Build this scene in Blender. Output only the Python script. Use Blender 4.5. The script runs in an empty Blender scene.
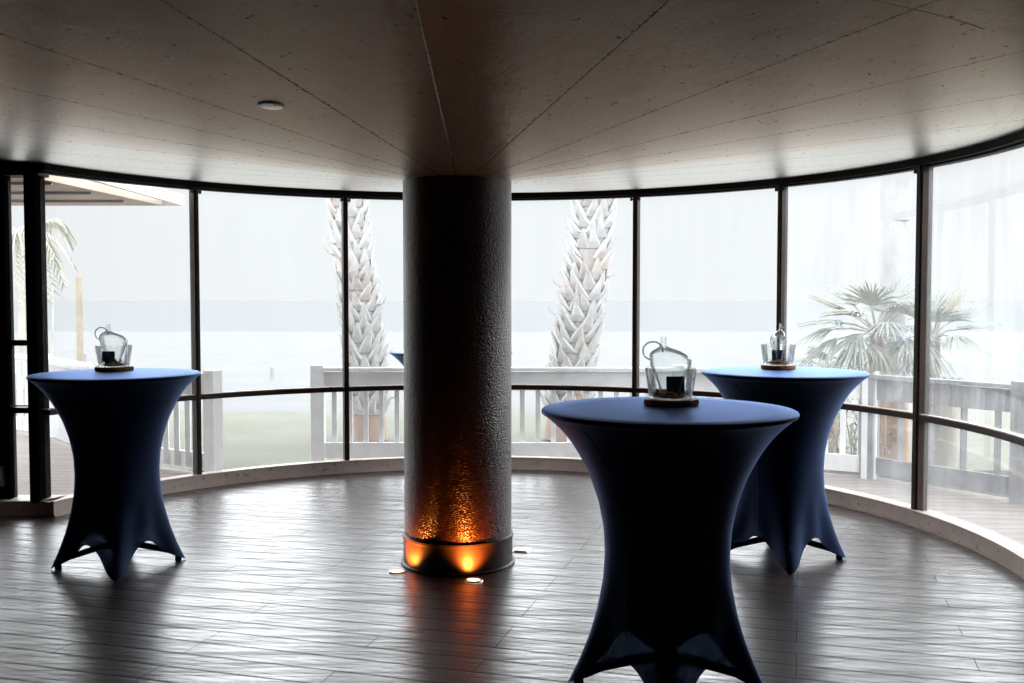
import bpy, bmesh, math, random
from math import sin, cos, pi, radians as R, hypot, atan2
from mathutils import Vector, Matrix

random.seed(7)
S = bpy.context.scene
COL = S.collection

# ------------------------------------------------------------------ camera
EYE = 1.51
PITCH = math.atan(44.5 / 1000)
cam_d = bpy.data.cameras.new('camera')
cam = bpy.data.objects.new('camera', cam_d)
COL.objects.link(cam)
cam_d.sensor_width = 36
cam_d.lens = 1000 / 1024 * 36
cam_d.clip_end = 600
cam.location = (0, 0, EYE)
cam.rotation_euler = (pi / 2 - PITCH, 0, 0)
S.camera = cam
S.view_settings.view_transform = 'Standard'
S.view_settings.look = 'None'
S.view_settings.gamma = 1
S.view_settings.exposure = 0
S.view_settings.use_curve_mapping = False
S.cycles.use_denoising = True
S.cycles.max_bounces = 10
S.cycles.diffuse_bounces = 4
S.cycles.glossy_bounces = 5
S.cycles.transmission_bounces = 10
S.cycles.transparent_max_bounces = 24
S.cycles.sample_clamp_indirect = 6
S.cycles.caustics_refractive = False

# room: a round bay about the column
CX, CY = -0.30, 5.66
RG = 3.13            # radius of the glazing
RC = 3.07            # inner face of the sill kerb
CEIL0, SLOPE = 2.155, 0.093


def ceil_z(x, y):
    return CEIL0 + SLOPE * max(0, hypot(x - CX, y - CY) - 0.31)


def pol(r, a):       # a in degrees, 0 = straight away from the camera, clockwise
    return (CX + r * sin(R(a)), CY + r * cos(R(a)))


# ------------------------------------------------------------------ materials
class NT:
    def __init__(s, name):
        s.m = bpy.data.materials.new(name)
        s.m.use_nodes = True
        s.t = s.m.node_tree
        s.t.nodes.clear()
        s.out = s.t.nodes.new('ShaderNodeOutputMaterial')

    def n(s, typ, **kw):
        nd = s.t.nodes.new(typ)
        for k, v in kw.items():
            if k.startswith('i_'):
                key = k[2:]
                key = int(key) if key.isdigit() else key.replace('_', ' ')
                s.put(nd.inputs[key], v)
            else:
                setattr(nd, k, v)
        return nd

    def put(s, sock, v):
        if hasattr(v, 'is_output'):
            s.t.links.new(v, sock)
        elif isinstance(v, tuple) and len(v) == 3 and sock.type == 'RGBA':
            sock.default_value = (*v, 1)
        else:
            sock.default_value = v

    def math(s, op, a, b=0.0, c=None):
        nd = s.t.nodes.new('ShaderNodeMath')
        nd.operation = op
        s.put(nd.inputs[0], a)
        s.put(nd.inputs[1], b)
        if c is not None:
            s.put(nd.inputs[2], c)
        return nd.outputs[0]

    def mix(s, f, a, b):
        nd = s.t.nodes.new('ShaderNodeMix')
        nd.data_type = 'RGBA'
        s.put(nd.inputs[0], f)
        s.put(nd.inputs[6], a)
        s.put(nd.inputs[7], b)
        return nd.outputs[2]

    def coords(s, scale=(1, 1, 1), rot=(0, 0, 0), kind='Object'):
        tc = s.t.nodes.new('ShaderNodeTexCoord')
        mp = s.n('ShaderNodeMapping')
        mp.inputs['Scale'].default_value = scale
        mp.inputs['Rotation'].default_value = rot
        s.t.links.new(tc.outputs[kind], mp.inputs[0])
        return mp.outputs[0]

    def noise(s, vec, scale, detail=4, rough=.55, lo=None, hi=None):
        nd = s.n('ShaderNodeTexNoise')
        s.t.links.new(vec, nd.inputs['Vector'])
        nd.inputs['Scale'].default_value = scale
        nd.inputs['Detail'].default_value = detail
        nd.inputs['Roughness'].default_value = rough
        o = nd.outputs[0]
        if lo is not None:
            o = s.ramp(o, lo, hi)
        return o

    def ramp(s, v, lo, hi, a=0.0, b=1.0):
        nd = s.n('ShaderNodeMapRange')
        nd.clamp = True
        s.put(nd.inputs[0], v)
        for i, x in enumerate((lo, hi, a, b)):
            s.put(nd.inputs[i + 1], x)
        return nd.outputs[0]

    def bump(s, h, strength=.3, dist=.01, normal=None):
        nd = s.n('ShaderNodeBump')
        s.put(nd.inputs['Strength'], strength)
        nd.inputs['Distance'].default_value = dist
        s.put(nd.inputs['Height'], h)
        if normal is not None:
            s.put(nd.inputs['Normal'], normal)
        return nd.outputs[0]

    def pbr(s, col, rough=.5, spec=.5, metal=0.0, normal=None, **kw):
        p = s.n('ShaderNodeBsdfPrincipled')
        s.put(p.inputs['Base Color'], col)
        s.put(p.inputs['Roughness'], rough)
        s.put(p.inputs['Specular IOR Level'], spec)
        s.put(p.inputs['Metallic'], metal)
        if normal is not None:
            s.put(p.inputs['Normal'], normal)
        for k, v in kw.items():
            s.put(p.inputs[k.replace('_', ' ')], v)
        s.t.links.new(p.outputs[0], s.out.inputs[0])
        return p

    def end(s, sh):
        s.t.links.new(sh, s.out.inputs[0])
        return s.m


def plain(name, col, rough=.5, spec=.5, metal=0.0, var=.15, scale=8, bump=0.0, bscale=60, **kw):
    m = NT(name)
    v = m.coords()
    n = m.noise(v, scale, 3)
    c = m.mix(m.ramp(n, .3, .7), tuple(x * (1 - var) for x in col), tuple(min(1, x * (1 + var)) for x in col))
    nrm = m.bump(m.noise(v, bscale, 3), bump, .004) if bump else None
    m.pbr(c, rough, spec, metal, nrm, **kw)
    return m.m


M = {}
# floor: dark reeded planks lying across the room
m = NT('dark_plank_floor')
ROT = R(-16.1)
v = m.coords(rot=(0, 0, -ROT))
PW, PL = .145, 1.25
brick = m.n('ShaderNodeTexBrick', offset=.43, offset_frequency=3)
m.t.links.new(v, brick.inputs['Vector'])
for k, x in (('Color1', (.0, .0, .0, 1)), ('Color2', (1, 1, 1, 1)), ('Mortar', (0, 0, 0, 1)), ('Scale', 1.0),
             ('Mortar Size', .0022), ('Mortar Smooth', .1), ('Bias', 0.0), ('Brick Width', PL), ('Row Height', PW)):
    brick.inputs[k].default_value = x
sep = m.n('ShaderNodeSeparateXYZ')
m.t.links.new(v, sep.inputs[0])
wob = m.noise(m.coords((.6, 3, 1), (0, 0, -ROT)), 1.5, 2)
yy = m.math('ADD', sep.outputs[1], m.math('MULTIPLY', wob, .012))
reed = m.math('ABSOLUTE', m.math('SINE', m.math('MULTIPLY', yy, pi / .0483)))
reed = m.math('POWER', reed, .4)
cup = m.math('POWER', m.math('ABSOLUTE', m.math('SINE', m.math('MULTIPLY', sep.outputs[1], pi / PW))), .45)
streak = m.noise(m.coords((.55, 17, 1), (0, 0, -ROT)), 1.6, 4, .6)
fine = m.noise(m.coords((2.0, 60, 1), (0, 0, -ROT)), 2.2, 4, .6)
tone = m.math('ADD', m.math('MULTIPLY', streak, .55), m.math('MULTIPLY', fine, .45))
t2 = m.ramp(tone, .36, .64)
base = m.mix(t2, (.008, .004, .0035), (.055, .032, .026))
base = m.mix(m.math('MULTIPLY', brick.outputs[0], .35), base, (.075, .046, .038))
base = m.mix(brick.outputs['Fac'], base, (.003, .002, .002))
hgt = m.math('ADD', m.math('ADD', m.math('MULTIPLY', reed, .5), m.math('MULTIPLY', cup, .9)), m.math('MULTIPLY', tone, 2.2))
hgt = m.math('SUBTRACT', hgt, m.math('MULTIPLY', brick.outputs['Fac'], 1.2))
M['floor'] = m.m
g1 = m.math('SUBTRACT', 1, m.ramp(m.math('ABSOLUTE', m.math('SINE', m.math('MULTIPLY', yy, pi / .0483))), .05, .34, 0, 1))
g2 = m.math('SUBTRACT', 1, m.ramp(m.math('ABSOLUTE', m.math('SINE', m.math('MULTIPLY', sep.outputs[1], pi / PW))), .03, .16, 0, 1))
gl_ = m.math('MAXIMUM', brick.outputs['Fac'], m.math('MULTIPLY', g1, m.noise(m.coords((.5, 14, 1), (0, 0, -ROT)), 2.1, 2, .5, .40, .62)))
gl_ = m.math('MAXIMUM', gl_, g2)
open_ = m.math('SUBTRACT', 1, m.math('MULTIPLY', gl_, .93))
m.pbr(m.mix(gl_, base, (.004, .002, .002)), m.ramp(tone, .35, .65, .46, .28), m.math('MULTIPLY', open_, .6), 0, m.bump(hgt, .5, .0035),
      Coat_Weight=m.math('MULTIPLY', open_, m.ramp(tone, .40, .57, .05, 1)), Coat_Roughness=.2, Coat_IOR=1.6, Coat_Normal=m.bump(hgt, .35, .0035))

# ceiling: glossy cream paint over radial panels, gone brown with age
m = NT('glossy_painted_ceiling')
v = m.coords()
sep = m.n('ShaderNodeSeparateXYZ')
m.t.links.new(v, sep.inputs[0])
ang = m.math('ARCTAN2', sep.outputs[1], sep.outputs[0])          # about the column
STEP = R(15.6)
u = m.math('DIVIDE', m.math('ADD', ang, R(89.7) + STEP * 40.5), STEP)
fr = m.math('ABSOLUTE', m.math('SUBTRACT', m.math('FRACT', u), .5))
rr = m.math('SQRT', m.math('ADD', m.math('MULTIPLY', sep.outputs[0], sep.outputs[0]),
                           m.math('MULTIPLY', sep.outputs[1], sep.outputs[1])))
dist = m.math('MULTIPLY', m.math('MULTIPLY', fr, STEP), rr)      # metres from the nearest seam
sm = m.math('ADD', dist, m.math('MULTIPLY', m.math('SUBTRACT', m.noise(v, 30, 3), .5), .006))
seam = m.ramp(sm, .0, .0055, 1, 0)
# ring joints, staggered from panel to panel
cell = m.math('FLOOR', u)
rj = m.math('ADD', rr, m.math('MULTIPLY', m.math('FRACT', m.math('MULTIPLY', cell, .37)), 1.3))
rjd = m.math('ABSOLUTE', m.math('SUBTRACT', m.math('FRACT', m.math('DIVIDE', rj, 2.44)), .5))
ring = m.ramp(m.math('MULTIPLY', rjd, 2.44), 0, .004, 1, 0)
sm2 = m.ramp(dist, .0, .04, 1, 0)
spn = m.noise(m.coords((1, 1, 1)), 9, 2, .5)
speck = m.ramp(m.noise(m.coords((1, 1, 1), (0, 0, .4)), 32, 4, .62), .66, .68)
chip = m.math('MULTIPLY', m.ramp(m.noise(v, 55, 3, .6), .56, .60), m.ramp(dist, .004, .014, 1, 0))
grime = m.noise(v, 1.1, 4, .6, .3, .75)
c = m.mix(grime, (.30, .185, .12), (.42, .29, .20))
c = m.mix(m.noise(m.coords((3, 3, 3)), 2.5, 5, .65, .35, .8), c, (.29, .19, .12))
c = m.mix(m.math('MULTIPLY', seam, .75), c, (.06, .045, .035))
c = m.mix(m.math('MULTIPLY', ring, .5), c, (.10, .08, .06))
c = m.mix(m.math('MULTIPLY', m.math('MAXIMUM', speck, chip), .9), c, (.03, .02, .015))
lump = m.noise(v, 42, 5, .65)
wavy = m.noise(v, 6, 3, .5)
h = m.math('ADD', m.math('MULTIPLY', lump, .5), m.math('MULTIPLY', wavy, 1.2))
h = m.math('SUBTRACT', h, m.math('MULTIPLY', seam, .5))
h = m.math('SUBTRACT', h, m.math('MULTIPLY', ring, .6))
h = m.math('ADD', h, m.math('MULTIPLY', sm2, .12))
df = m.n('ShaderNodeBsdfDiffuse')
fz = m.n('ShaderNodeFresnel')
fz.inputs[0].default_value = 1.9
m.put(df.inputs[0], c)
m.put(df.inputs['Normal'], m.bump(h, .5, .007))
gs = m.n('ShaderNodeBsdfGlossy')
m.put(gs.inputs[0], m.mix(m.math('MAXIMUM', m.math('MULTIPLY', seam, .6), m.math('MULTIPLY', m.math('MAXIMUM', speck, chip), .9)), m.mix(m.ramp(fz.outputs[0], .3, .6), (.95, .78, .64), (1, .97, .93)), (.25, .2, .16)))
gs.inputs['Roughness'].default_value = .30
nb = m.bump(h, .6, .008)
m.put(gs.inputs['Normal'], nb)
mz = m.n('ShaderNodeMixShader')
m.put(mz.inputs[0], m.math('MINIMUM', m.math('MULTIPLY', m.math('POWER', fz.outputs[0], 2.3), 3.9), .96))
m.t.links.new(df.outputs[0], mz.inputs[1])
m.t.links.new(gs.outputs[0], mz.inputs[2])
m.end(mz.outputs[0])
M['ceiling'] = m.m

# column: dark hammered coating
m = NT('dark_hammered_coating')
v = m.coords()
n1 = m.noise(v, 38, 4, .6)
vo = m.n('ShaderNodeTexVoronoi')
m.t.links.new(m.coords((1, 1, 2.2)), vo.inputs['Vector'])
vo.inputs['Scale'].default_value = 75
hh = m.math('ADD', m.math('MULTIPLY', vo.outputs[0], 1.0), m.math('MULTIPLY', n1, 1.4))
c = m.mix(m.ramp(n1, .35, .7), (.020, .007, .004), (.060, .020, .011))
m.pbr(c, .32, .6, 0, m.bump(hh, .6, .006), Coat_Weight=.5, Coat_Roughness=.16, Coat_Normal=m.bump(hh, .45, .006))
M['column'] = m.m
M['band'] = plain('glossy_black_band', (.040, .020, .013), .45, .5)

# navy stretch fabric
m = NT('navy_stretch_fabric')
v = m.coords()
n = m.noise(v, 5, 3)
c = m.mix(m.ramp(n, .3, .7), (.0018, .008, .042), (.003, .010, .050))
wv = m.noise(m.coords((1, 1, 1)), 420, 2)
p = m.pbr(c, .6, .3, 0, m.bump(wv, .12, .001), Sheen_Weight=.25, Sheen_Roughness=.5, Specular_Tint=(.35, .6, 1, 1), Sheen_Tint=(.22, .42, 1.0, 1))
tr = m.n('ShaderNodeBsdfTranslucent')
tr.inputs[0].default_value = (.006, .035, .11, 1)
mx = m.n('ShaderNodeMixShader')
mx.inputs[0].default_value = .05
m.t.links.new(p.outputs[0], mx.inputs[1])
m.t.links.new(tr.outputs[0], mx.inputs[2])
sg = m.n('ShaderNodeBsdfGlossy')
sg.inputs[0].default_value = (.34, .50, .95, 1)
sg.inputs['Roughness'].default_value = .45
lw = m.n('ShaderNodeLayerWeight')
lw.inputs[0].default_value = .5
ms = m.n('ShaderNodeMixShader')
m.put(ms.inputs[0], m.math('MULTIPLY', m.math('POWER', lw.outputs['Facing'], 5.0), 1.0))
m.t.links.new(mx.outputs[0], ms.inputs[1])
m.t.links.new(sg.outputs[0], ms.inputs[2])
mx = ms
tp = m.n('ShaderNodeBsdfTransparent')
tp.inputs[0].default_value = (.35, .5, .8, 1)
mx2 = m.n('ShaderNodeMixShader')
mx2.inputs[0].default_value = .02
m.t.links.new(mx.outputs[0], mx2.inputs[1])
m.t.links.new(tp.outputs[0], mx2.inputs[2])
M['fabric'] = m.end(mx2.outputs[0])


def glass_pane_mat(name, dirt_lo, dirt_hi, base_dirt):
    m = NT(name)
    v = m.coords((5.0, 5.0, .55))
    st = m.noise(v, 2.4, 5, .6, .35, .75)
    blot = m.noise(m.coords(), 2.1, 4, .6, .40, .72)
    tiny = m.noise(m.coords(), 60, 3, .6, .55, .72)
    d = m.math('MULTIPLY', m.math('ADD', m.math('MULTIPLY', st, .6), m.math('MULTIPLY', blot, .4)),
               m.math('ADD', .7, m.math('MULTIPLY', tiny, .6)))
    fac = m.ramp(d, 0, 1, dirt_lo, dirt_hi)
    tp = m.n('ShaderNodeBsdfTransparent')
    tp.inputs[0].default_value = (*base_dirt, 1)
    gl = m.n('ShaderNodeBsdfGlossy')
    gl.inputs[0].default_value = (1, 1, 1, 1)
    gl.inputs['Roughness'].default_value = .02
    fr = m.n('ShaderNodeFresnel')
    fr.inputs[0].default_value = 1.35
    m1 = m.n('ShaderNodeMixShader')
    m.t.links.new(m.math('MULTIPLY', fr.outputs[0], .15), m1.inputs[0])
    m.t.links.new(tp.outputs[0], m1.inputs[1])
    m.t.links.new(gl.outputs[0], m1.inputs[2])
    tl = m.n('ShaderNodeBsdfTranslucent')
    tl.inputs[0].default_value = (.88, .90, .91, 1)
    m2 = m.n('ShaderNodeMixShader')
    m.t.links.new(fac, m2.inputs[0])
    m.t.links.new(m1.outputs[0], m2.inputs[1])
    m.t.links.new(tl.outputs[0], m2.inputs[2])
    return m.end(m2.outputs[0])


M['pane'] = glass_pane_mat('window_glass', .015, .05, (.99, .992, .992))
M['pane_salty'] = glass_pane_mat('salt_hazed_window_glass', .02, .13, (.99, .992, .992))

M['frame'] = plain('dark_bronze_frame', (.032, .018, .012), .4, .25, 0, .3, 6, .15, 40)
M['beam'] = plain('black_brown_beam', (.010, .007, .006), .6, .15)
# sill timber
m = NT('sill_timber')
v = m.coords((1, 1, 1))
n = m.noise(v, 3, 5, .6)
s2 = m.noise(m.coords((1, 1, 14)), 5, 4, .6)
c = m.mix(m.ramp(n, .3, .7), (.58, .46, .40), (.76, .64, .58))
c = m.mix(m.math('MULTIPLY', m.noise(v, 26, 4, .6, .60, .68), .7), c, (.10, .07, .055))
c = m.mix(m.ramp(s2, .55, .8, 0, .4), c, (.24, .17, .14))
m.pbr(c, .45, .5, 0, m.bump(s2, .2, .003))
M['sill'] = m.m

M['matte'] = plain('matte_black_paint', (.005, .0045, .0045), 1.0, .0)
M['wall_dark'] = plain('dark_painted_wall', (.022, .016, .013), .6, .3)
M['black_metal'] = plain('black_powder_metal', (.012, .012, .013), .4, .5)
M['black_foot'] = plain('black_rubber', (.010, .010, .010), .7, .3)
M['tabletop'] = plain('grey_laminate', (.16, .14, .12), .5)
M['cream_plastic'] = plain('cream_plastic', (.93, .89, .76), .35, .5, 0, .05, Coat_Weight=1.0, Coat_Roughness=.3)
M['dark_hole'] = plain('dark_recess', (.02, .015, .012), .7, .2)
M['steel'] = plain('brushed_steel', (.78, .78, .76), .35, .5, .8, .05)
M['bark'] = plain('slice_bark', (.34, .16, .07), .8, .2, 0, .4, 40, .6, 60)
m = NT('slice_wood')
v = m.coords()
wv = m.n('ShaderNodeTexWave', wave_type='RINGS', rings_direction='Z')
m.t.links.new(v, wv.inputs[0])
wv.inputs['Scale'].default_value = 22
wv.inputs['Distortion'].default_value = 2.5
wv.inputs['Detail'].default_value = 3
c = m.mix(wv.outputs[1], (.45, .21, .08), (.66, .38, .17))
m.pbr(c, .5, .4)
M['slice'] = m.m
M['nest'] = plain('dried_fibre', (.62, .36, .16), .8, .2, 0, .5, 90, .8, 160)
M['nest_pale'] = plain('pale_shell', (.72, .66, .56), .5, .4, 0, .2, 60)
M['moss'] = plain('dry_moss', (.10, .085, .035), .9, .1, 0, .5, 120)
M['card'] = plain('black_card', (.010, .013, .018), .55, .4)


def clear_glass(name, tint, spec_mix):
    m = NT(name)
    lw = m.n('ShaderNodeLayerWeight')
    lw.inputs[0].default_value = .5
    edge = m.math('POWER', lw.outputs['Facing'], 6.0)       # longer way through the wall at the rims
    tp = m.n('ShaderNodeBsdfTransparent')
    m.put(tp.inputs[0], m.mix(edge, tint, tuple(x * .30 for x in tint)))
    gl = m.n('ShaderNodeBsdfGlossy')
    gl.inputs[0].default_value = (1, 1, 1, 1)
    gl.inputs['Roughness'].default_value = .02
    fr = m.n('ShaderNodeFresnel')
    fr.inputs[0].default_value = 1.47
    mx = m.n('ShaderNodeMixShader')
    m.put(mx.inputs[0], m.math('MULTIPLY', fr.outputs[0], .7))
    m.t.links.new(tp.outputs[0], mx.inputs[1])
    m.t.links.new(gl.outputs[0], mx.inputs[2])
    return m.end(mx.outputs[0])


M['vessel'] = clear_glass('clear_glass', (.975, .985, .985), 0)
M['vessel_rod'] = clear_glass('solid_glass_rod', (.55, .57, .58), 0)

# outdoors
m = NT('palm_boot_bark')
v = m.coords()
n = m.noise(v, 7, 4, .6)
c = m.mix(m.ramp(n, .35, .7), (.42, .415, .415), (.52, .515, .51))
c = m.mix(m.noise(v, 3, 3, .5, .55, .75), c, (.46, .36, .30))
m.pbr(c, .8, .2, 0, m.bump(m.noise(v, 60, 3), .4, .01))
M['bark_palm'] = m.m
m = NT('palm_trunk_core')
v = m.coords()
n = m.noise(m.coords((1, 1, .3)), 14, 4, .6)
z = m.n('ShaderNodeSeparateXYZ')
m.t.links.new(v, z.inputs[0])
c = m.mix(m.ramp(n, .35, .7), (.31, .29, .28), (.39, .37, .36))
c = m.mix(m.ramp(m.math('ADD', z.outputs[2], m.math('MULTIPLY', n, .4)), .75, 1.05, .85, 0), c, (.38, .27, .22))
m.pbr(c, .85, .1, 0, m.bump(n, .5, .02))
M['core_palm'] = m.m
M['trunk_smooth'] = plain('smooth_palm_bark', (.37, .365, .37), .8, .2, 0, .12, 5, .4, 20)
M['trunk_brown'] = plain('brown_palm_base', (.36, .24, .18), .85, .15, 0, .25, 6, .5, 25)
M['frond'] = plain('sage_palm_leaf', (.26, .29, .26), .6, .4, 0, .35, 4)
M['frond_dry'] = plain('dry_palm_leaf', (.30, .285, .23), .7, .3, 0, .25, 4)
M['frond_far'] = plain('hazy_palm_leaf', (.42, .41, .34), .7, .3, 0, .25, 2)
M['tan_trunk'] = plain('tan_trunk', (.28, .24, .18), .8, .2, 0, .15, 5)
M['rail_white'] = plain('weathered_white_rail', (.86, .875, .885), .6, .3, 0, .08, 6)
M['rail_grey'] = plain('grey_weathered_rail', (.28, .28, .295), .7, .3, 0, .22, 5)
m = NT('bleached_deck')
v = m.coords(rot=(0, 0, R(6)))
bk = m.n('ShaderNodeTexBrick')
m.t.links.new(v, bk.inputs['Vector'])
for k, x in (('Color1', (.27, .235, .22, 1)), ('Color2', (.33, .295, .28, 1)), ('Mortar', (.09, .07, .06, 1)),
             ('Scale', 1.0), ('Mortar Size', .006), ('Brick Width', 3.2), ('Row Height', .14)):
    bk.inputs[k].default_value = x
c = m.mix(m.noise(m.coords((1, 9, 1)), 2, 4, .6, .4, .75), bk.outputs[0], (.22, .19, .175))
m.pbr(c, .75, .25, 0, m.bump(bk.outputs['Fac'], -.4, .006))
M['deck'] = m.m
m = NT('pale_sand')
v = m.coords()
c = m.mix(m.noise(v, .6, 5, .6, .3, .7), (.172, .174, .175), (.194, .197, .198))
m.pbr(c, .9, .1)
M['sand'] = m.m
m = NT('thin_lawn')
v = m.coords()
n = m.noise(v, 1.1, 5, .65, .30, .62)
n2 = m.noise(v, 22, 4, .7, .35, .65)
c = m.mix(n, (.215, .205, .185), (.165, .178, .14))
c = m.mix(m.math('MULTIPLY', n2, .45), c, (.165, .175, .14))
m.pbr(c, .9, .1, 0, m.bump(n2, .3, .03))
M['lawn'] = m.m
m = NT('pale_sea')
v = m.coords((.15, 1.4, 1))
m.pbr((.185, .192, .196), .9, .0, 0, m.bump(m.noise(v, .8, 4), .3, .1))
M['sea'] = m.m
M['soffit'] = plain('tan_soffit_board', (.52, .42, .345), .7, .2, 0, .12, 2)
M['white_trim'] = plain('white_fascia', (.74, .75, .76), .6)
M['brown_trim'] = plain('brown_fascia', (.34, .28, .25), .6)
M['pot'] = plain('pale_clay_pot', (.34, .32, .27), .7, .3, 0, .1)


def emitter(name, col, st):
    m = NT(name)
    e = m.n('ShaderNodeEmission')
    e.inputs[0].default_value = (*col, 1)
    e.inputs[1].default_value = st
    return m.end(e.outputs[0])


M['lamp'] = emitter('warm_lamp_lens', (1, .66, .38), 5)

# ------------------------------------------------------------------ helpers


def obj(name, bm, mat, parent=None, smooth=None, loc=None, mats=None):
    me = bpy.data.meshes.new(name)
    bmesh.ops.recalc_face_normals(bm, faces=bm.faces)
    bm.to_mesh(me)
    bm.free()
    for mm in (mats or [mat]):
        me.materials.append(mm)
    if smooth is not None:
        for p in me.polygons:
            p.use_smooth = True
        if smooth < 180:
            try:
                me.set_sharp_from_angle(angle=R(smooth))
            except Exception:
                pass
    o = bpy.data.objects.new(name, me)
    COL.objects.link(o)
    if loc is not None:
        o.location = loc
    if parent is not None:
        o.parent = parent
    return o


def tag(o, label, cat, group=None):
    o['label'] = label
    o['category'] = cat
    if group:
        o['group'] = group
    return o


def thing(name, label, cat, loc=(0, 0, 0), rz=0, group=None):
    o = bpy.data.objects.new(name, None)
    COL.objects.link(o)
    o.location = loc
    o.rotation_euler = (0, 0, rz)
    o.empty_display_size = .1
    return tag(o, label, cat, group)


def struct(o):
    o['kind'] = 'structure'
    return o


def B():
    return bmesh.new()


def box(bm, x0, x1, y0, y1, z0, z1, mat=None):
    vs = [bm.verts.new((x, y, z)) for z in (z0, z1) for y in (y0, y1) for x in (x0, x1)]
    fs = [(0, 2, 3, 1), (4, 5, 7, 6), (0, 1, 5, 4), (2, 6, 7, 3), (0, 4, 6, 2), (1, 3, 7, 5)]
    out = [bm.faces.new([vs[i] for i in f]) for f in fs]
    if mat is not None:
        for v in vs:
            v.co = mat @ v.co
    return out


def bar(bm, a, b, w, h):
    """rectangular bar from a to b, w across, h in height"""
    a, b = Vector(a), Vector(b)
    d = (b - a)
    L = d.length
    d.normalize()
    up = Vector((0, 0, 1)) if abs(d.z) < .95 else Vector((0, 1, 0))
    s = d.cross(up).normalized()
    u = s.cross(d)
    mt = Matrix((( d.x, s.x, u.x, a.x), (d.y, s.y, u.y, a.y), (d.z, s.z, u.z, a.z), (0, 0, 0, 1)))
    return box(bm, 0, L, -w / 2, w / 2, -h / 2, h / 2, mt)


def lathe(bm, prof, n=48, sx=1.0, sy=1.0, cap0=True, cap1=True, off=None):
    rings = []
    for (r, z) in prof:
        ox, oy = off(z) if off else (0, 0)
        if r < 1e-5:
            rings.append([bm.verts.new((ox, oy, z))])
        else:
            rings.append([bm.verts.new((ox + r * sx * cos(2 * pi * i / n), oy + r * sy * sin(2 * pi * i / n), z)) for i in range(n)])
    for a, b in zip(rings, rings[1:]):
        for i in range(n):
            j = (i + 1) % n
            if len(a) == 1 and len(b) == 1:
                continue
            if len(a) == 1:
                bm.faces.new((a[0], b[i], b[j]))
            elif len(b) == 1:
                bm.faces.new((a[i], a[j], b[0]))
            else:
                bm.faces.new((a[i], a[j], b[j], b[i]))
    if cap0 and len(rings[0]) > 1:
        bm.faces.new(rings[0][::-1])
    if cap1 and len(rings[-1]) > 1:
        bm.faces.new(rings[-1])


def tube(bm, pts, rad, n=8, caps=True):
    pts = [Vector(p) for p in pts]
    rads = rad if isinstance(rad, (list, tuple)) else [rad] * len(pts)
    rings = []
    prev = None
    for i, p in enumerate(pts):
        d = (pts[min(i + 1, len(pts) - 1)] - pts[max(i - 1, 0)]).normalized()
        if prev is None:
            ref = Vector((0, 0, 1)) if abs(d.z) < .9 else Vector((1, 0, 0))
            s = d.cross(ref).normalized()
        else:
            s = (prev - d * prev.dot(d)).normalized()
        prev = s
        u = d.cross(s)
        rings.append([bm.verts.new(p + (s * cos(2 * pi * k / n) + u * sin(2 * pi * k / n)) * rads[i]) for k in range(n)])
    for a, b in zip(rings, rings[1:]):
        for k in range(n):
            bm.faces.new((a[k], a[(k + 1) % n], b[(k + 1) % n], b[k]))
    if caps:
        bm.faces.new(rings[0][::-1])
        bm.faces.new(rings[-1])


def arc(bm, r0, r1, z0, z1, a0, a1, n=None):
    """a curved bar about the column between two radii, two heights and two angles"""
    n = n or max(3, int(abs(a1 - a0) / 1.5))
    prev = None
    first = None
    for i in range(n + 1):
        a = a0 + (a1 - a0) * i / n
        q = [bm.verts.new((*pol(r, a), z)) for r, z in ((r0, z0), (r1, z0), (r1, z1), (r0, z1))]
        if prev:
            for k in range(4):
                bm.faces.new((prev[k], prev[(k + 1) % 4], q[(k + 1) % 4], q[k]))
        else:
            first = q
        prev = q
    bm.faces.new(first)
    bm.faces.new(prev[::-1])


def ray(px, py):
    x = (px - 512) / 1000
    y = -(py - 341.5) / 1000
    return Vector((x, cos(PITCH) + y * sin(PITCH), -sin(PITCH) + y * cos(PITCH)))


def at_z(px, py, z):
    d = ray(px, py)
    return Vector((0, 0, EYE)) + d * ((z - EYE) / d.z)


def at_y(px, py, Y):
    d = ray(px, py)
    return Vector((0, 0, EYE)) + d * (Y / d.y)


# ------------------------------------------------------------------ room shell
A_LEFT, A_RIGHT = -68.0, 98.2
bnd = [pol(3.20, A_LEFT + (A_RIGHT - A_LEFT) * i / 80) for i in range(81)]
rx = bnd[-1][0]
LY = 7.02
bnd += [(rx, -3.0), (-6.0, -3.0), (-6.0, LY + .05), (bnd[0][0], LY + .05)]

bm = B()
vs = [bm.verts.new((x, y, 0)) for x, y in bnd]
vb = [bm.verts.new((x, y, -.12)) for x, y in bnd]
bm.faces.new(vs)
bm.faces.new(vb[::-1])
for i in range(len(vs)):
    j = (i + 1) % len(vs)
    bm.faces.new((vs[i], vb[i], vb[j], vs[j]))
struct(obj('floor', bm, M['floor']))

# ceiling: a shallow cone that rises from the column, cut to the same outline
bm = B()
dense = []
for i in range(len(bnd)):
    a, b = Vector(bnd[i]), Vector(bnd[(i + 1) % len(bnd)])
    k = max(1, int((b - a).length / .25))
    for q in range(k):
        dense.append(a.lerp(b, q / k))
c2 = Vector((CX, CY))
lo, hi = [], []
NR = 14
for fi in range(NR + 1):
    row, row2 = [], []
    for p in dense:
        rmax = (p - c2).length
        d = (p - c2) / rmax
        r = .28 + (rmax - .28) * fi / NR
        q = d * r
        z = ceil_z(CX + q.x, CY + q.y)
        row.append(bm.verts.new((q.x, q.y, z)))
        row2.append(bm.verts.new((q.x, q.y, z + .12)))
    lo.append(row)
    hi.append(row2)
n = len(dense)
for f in range(NR):
    for i in range(n):
        j = (i + 1) % n
        bm.faces.new((lo[f][i], lo[f][j], lo[f + 1][j], lo[f + 1][i]))
        bm.faces.new((hi[f][i], hi[f + 1][i], hi[f + 1][j], hi[f][j]))
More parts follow.
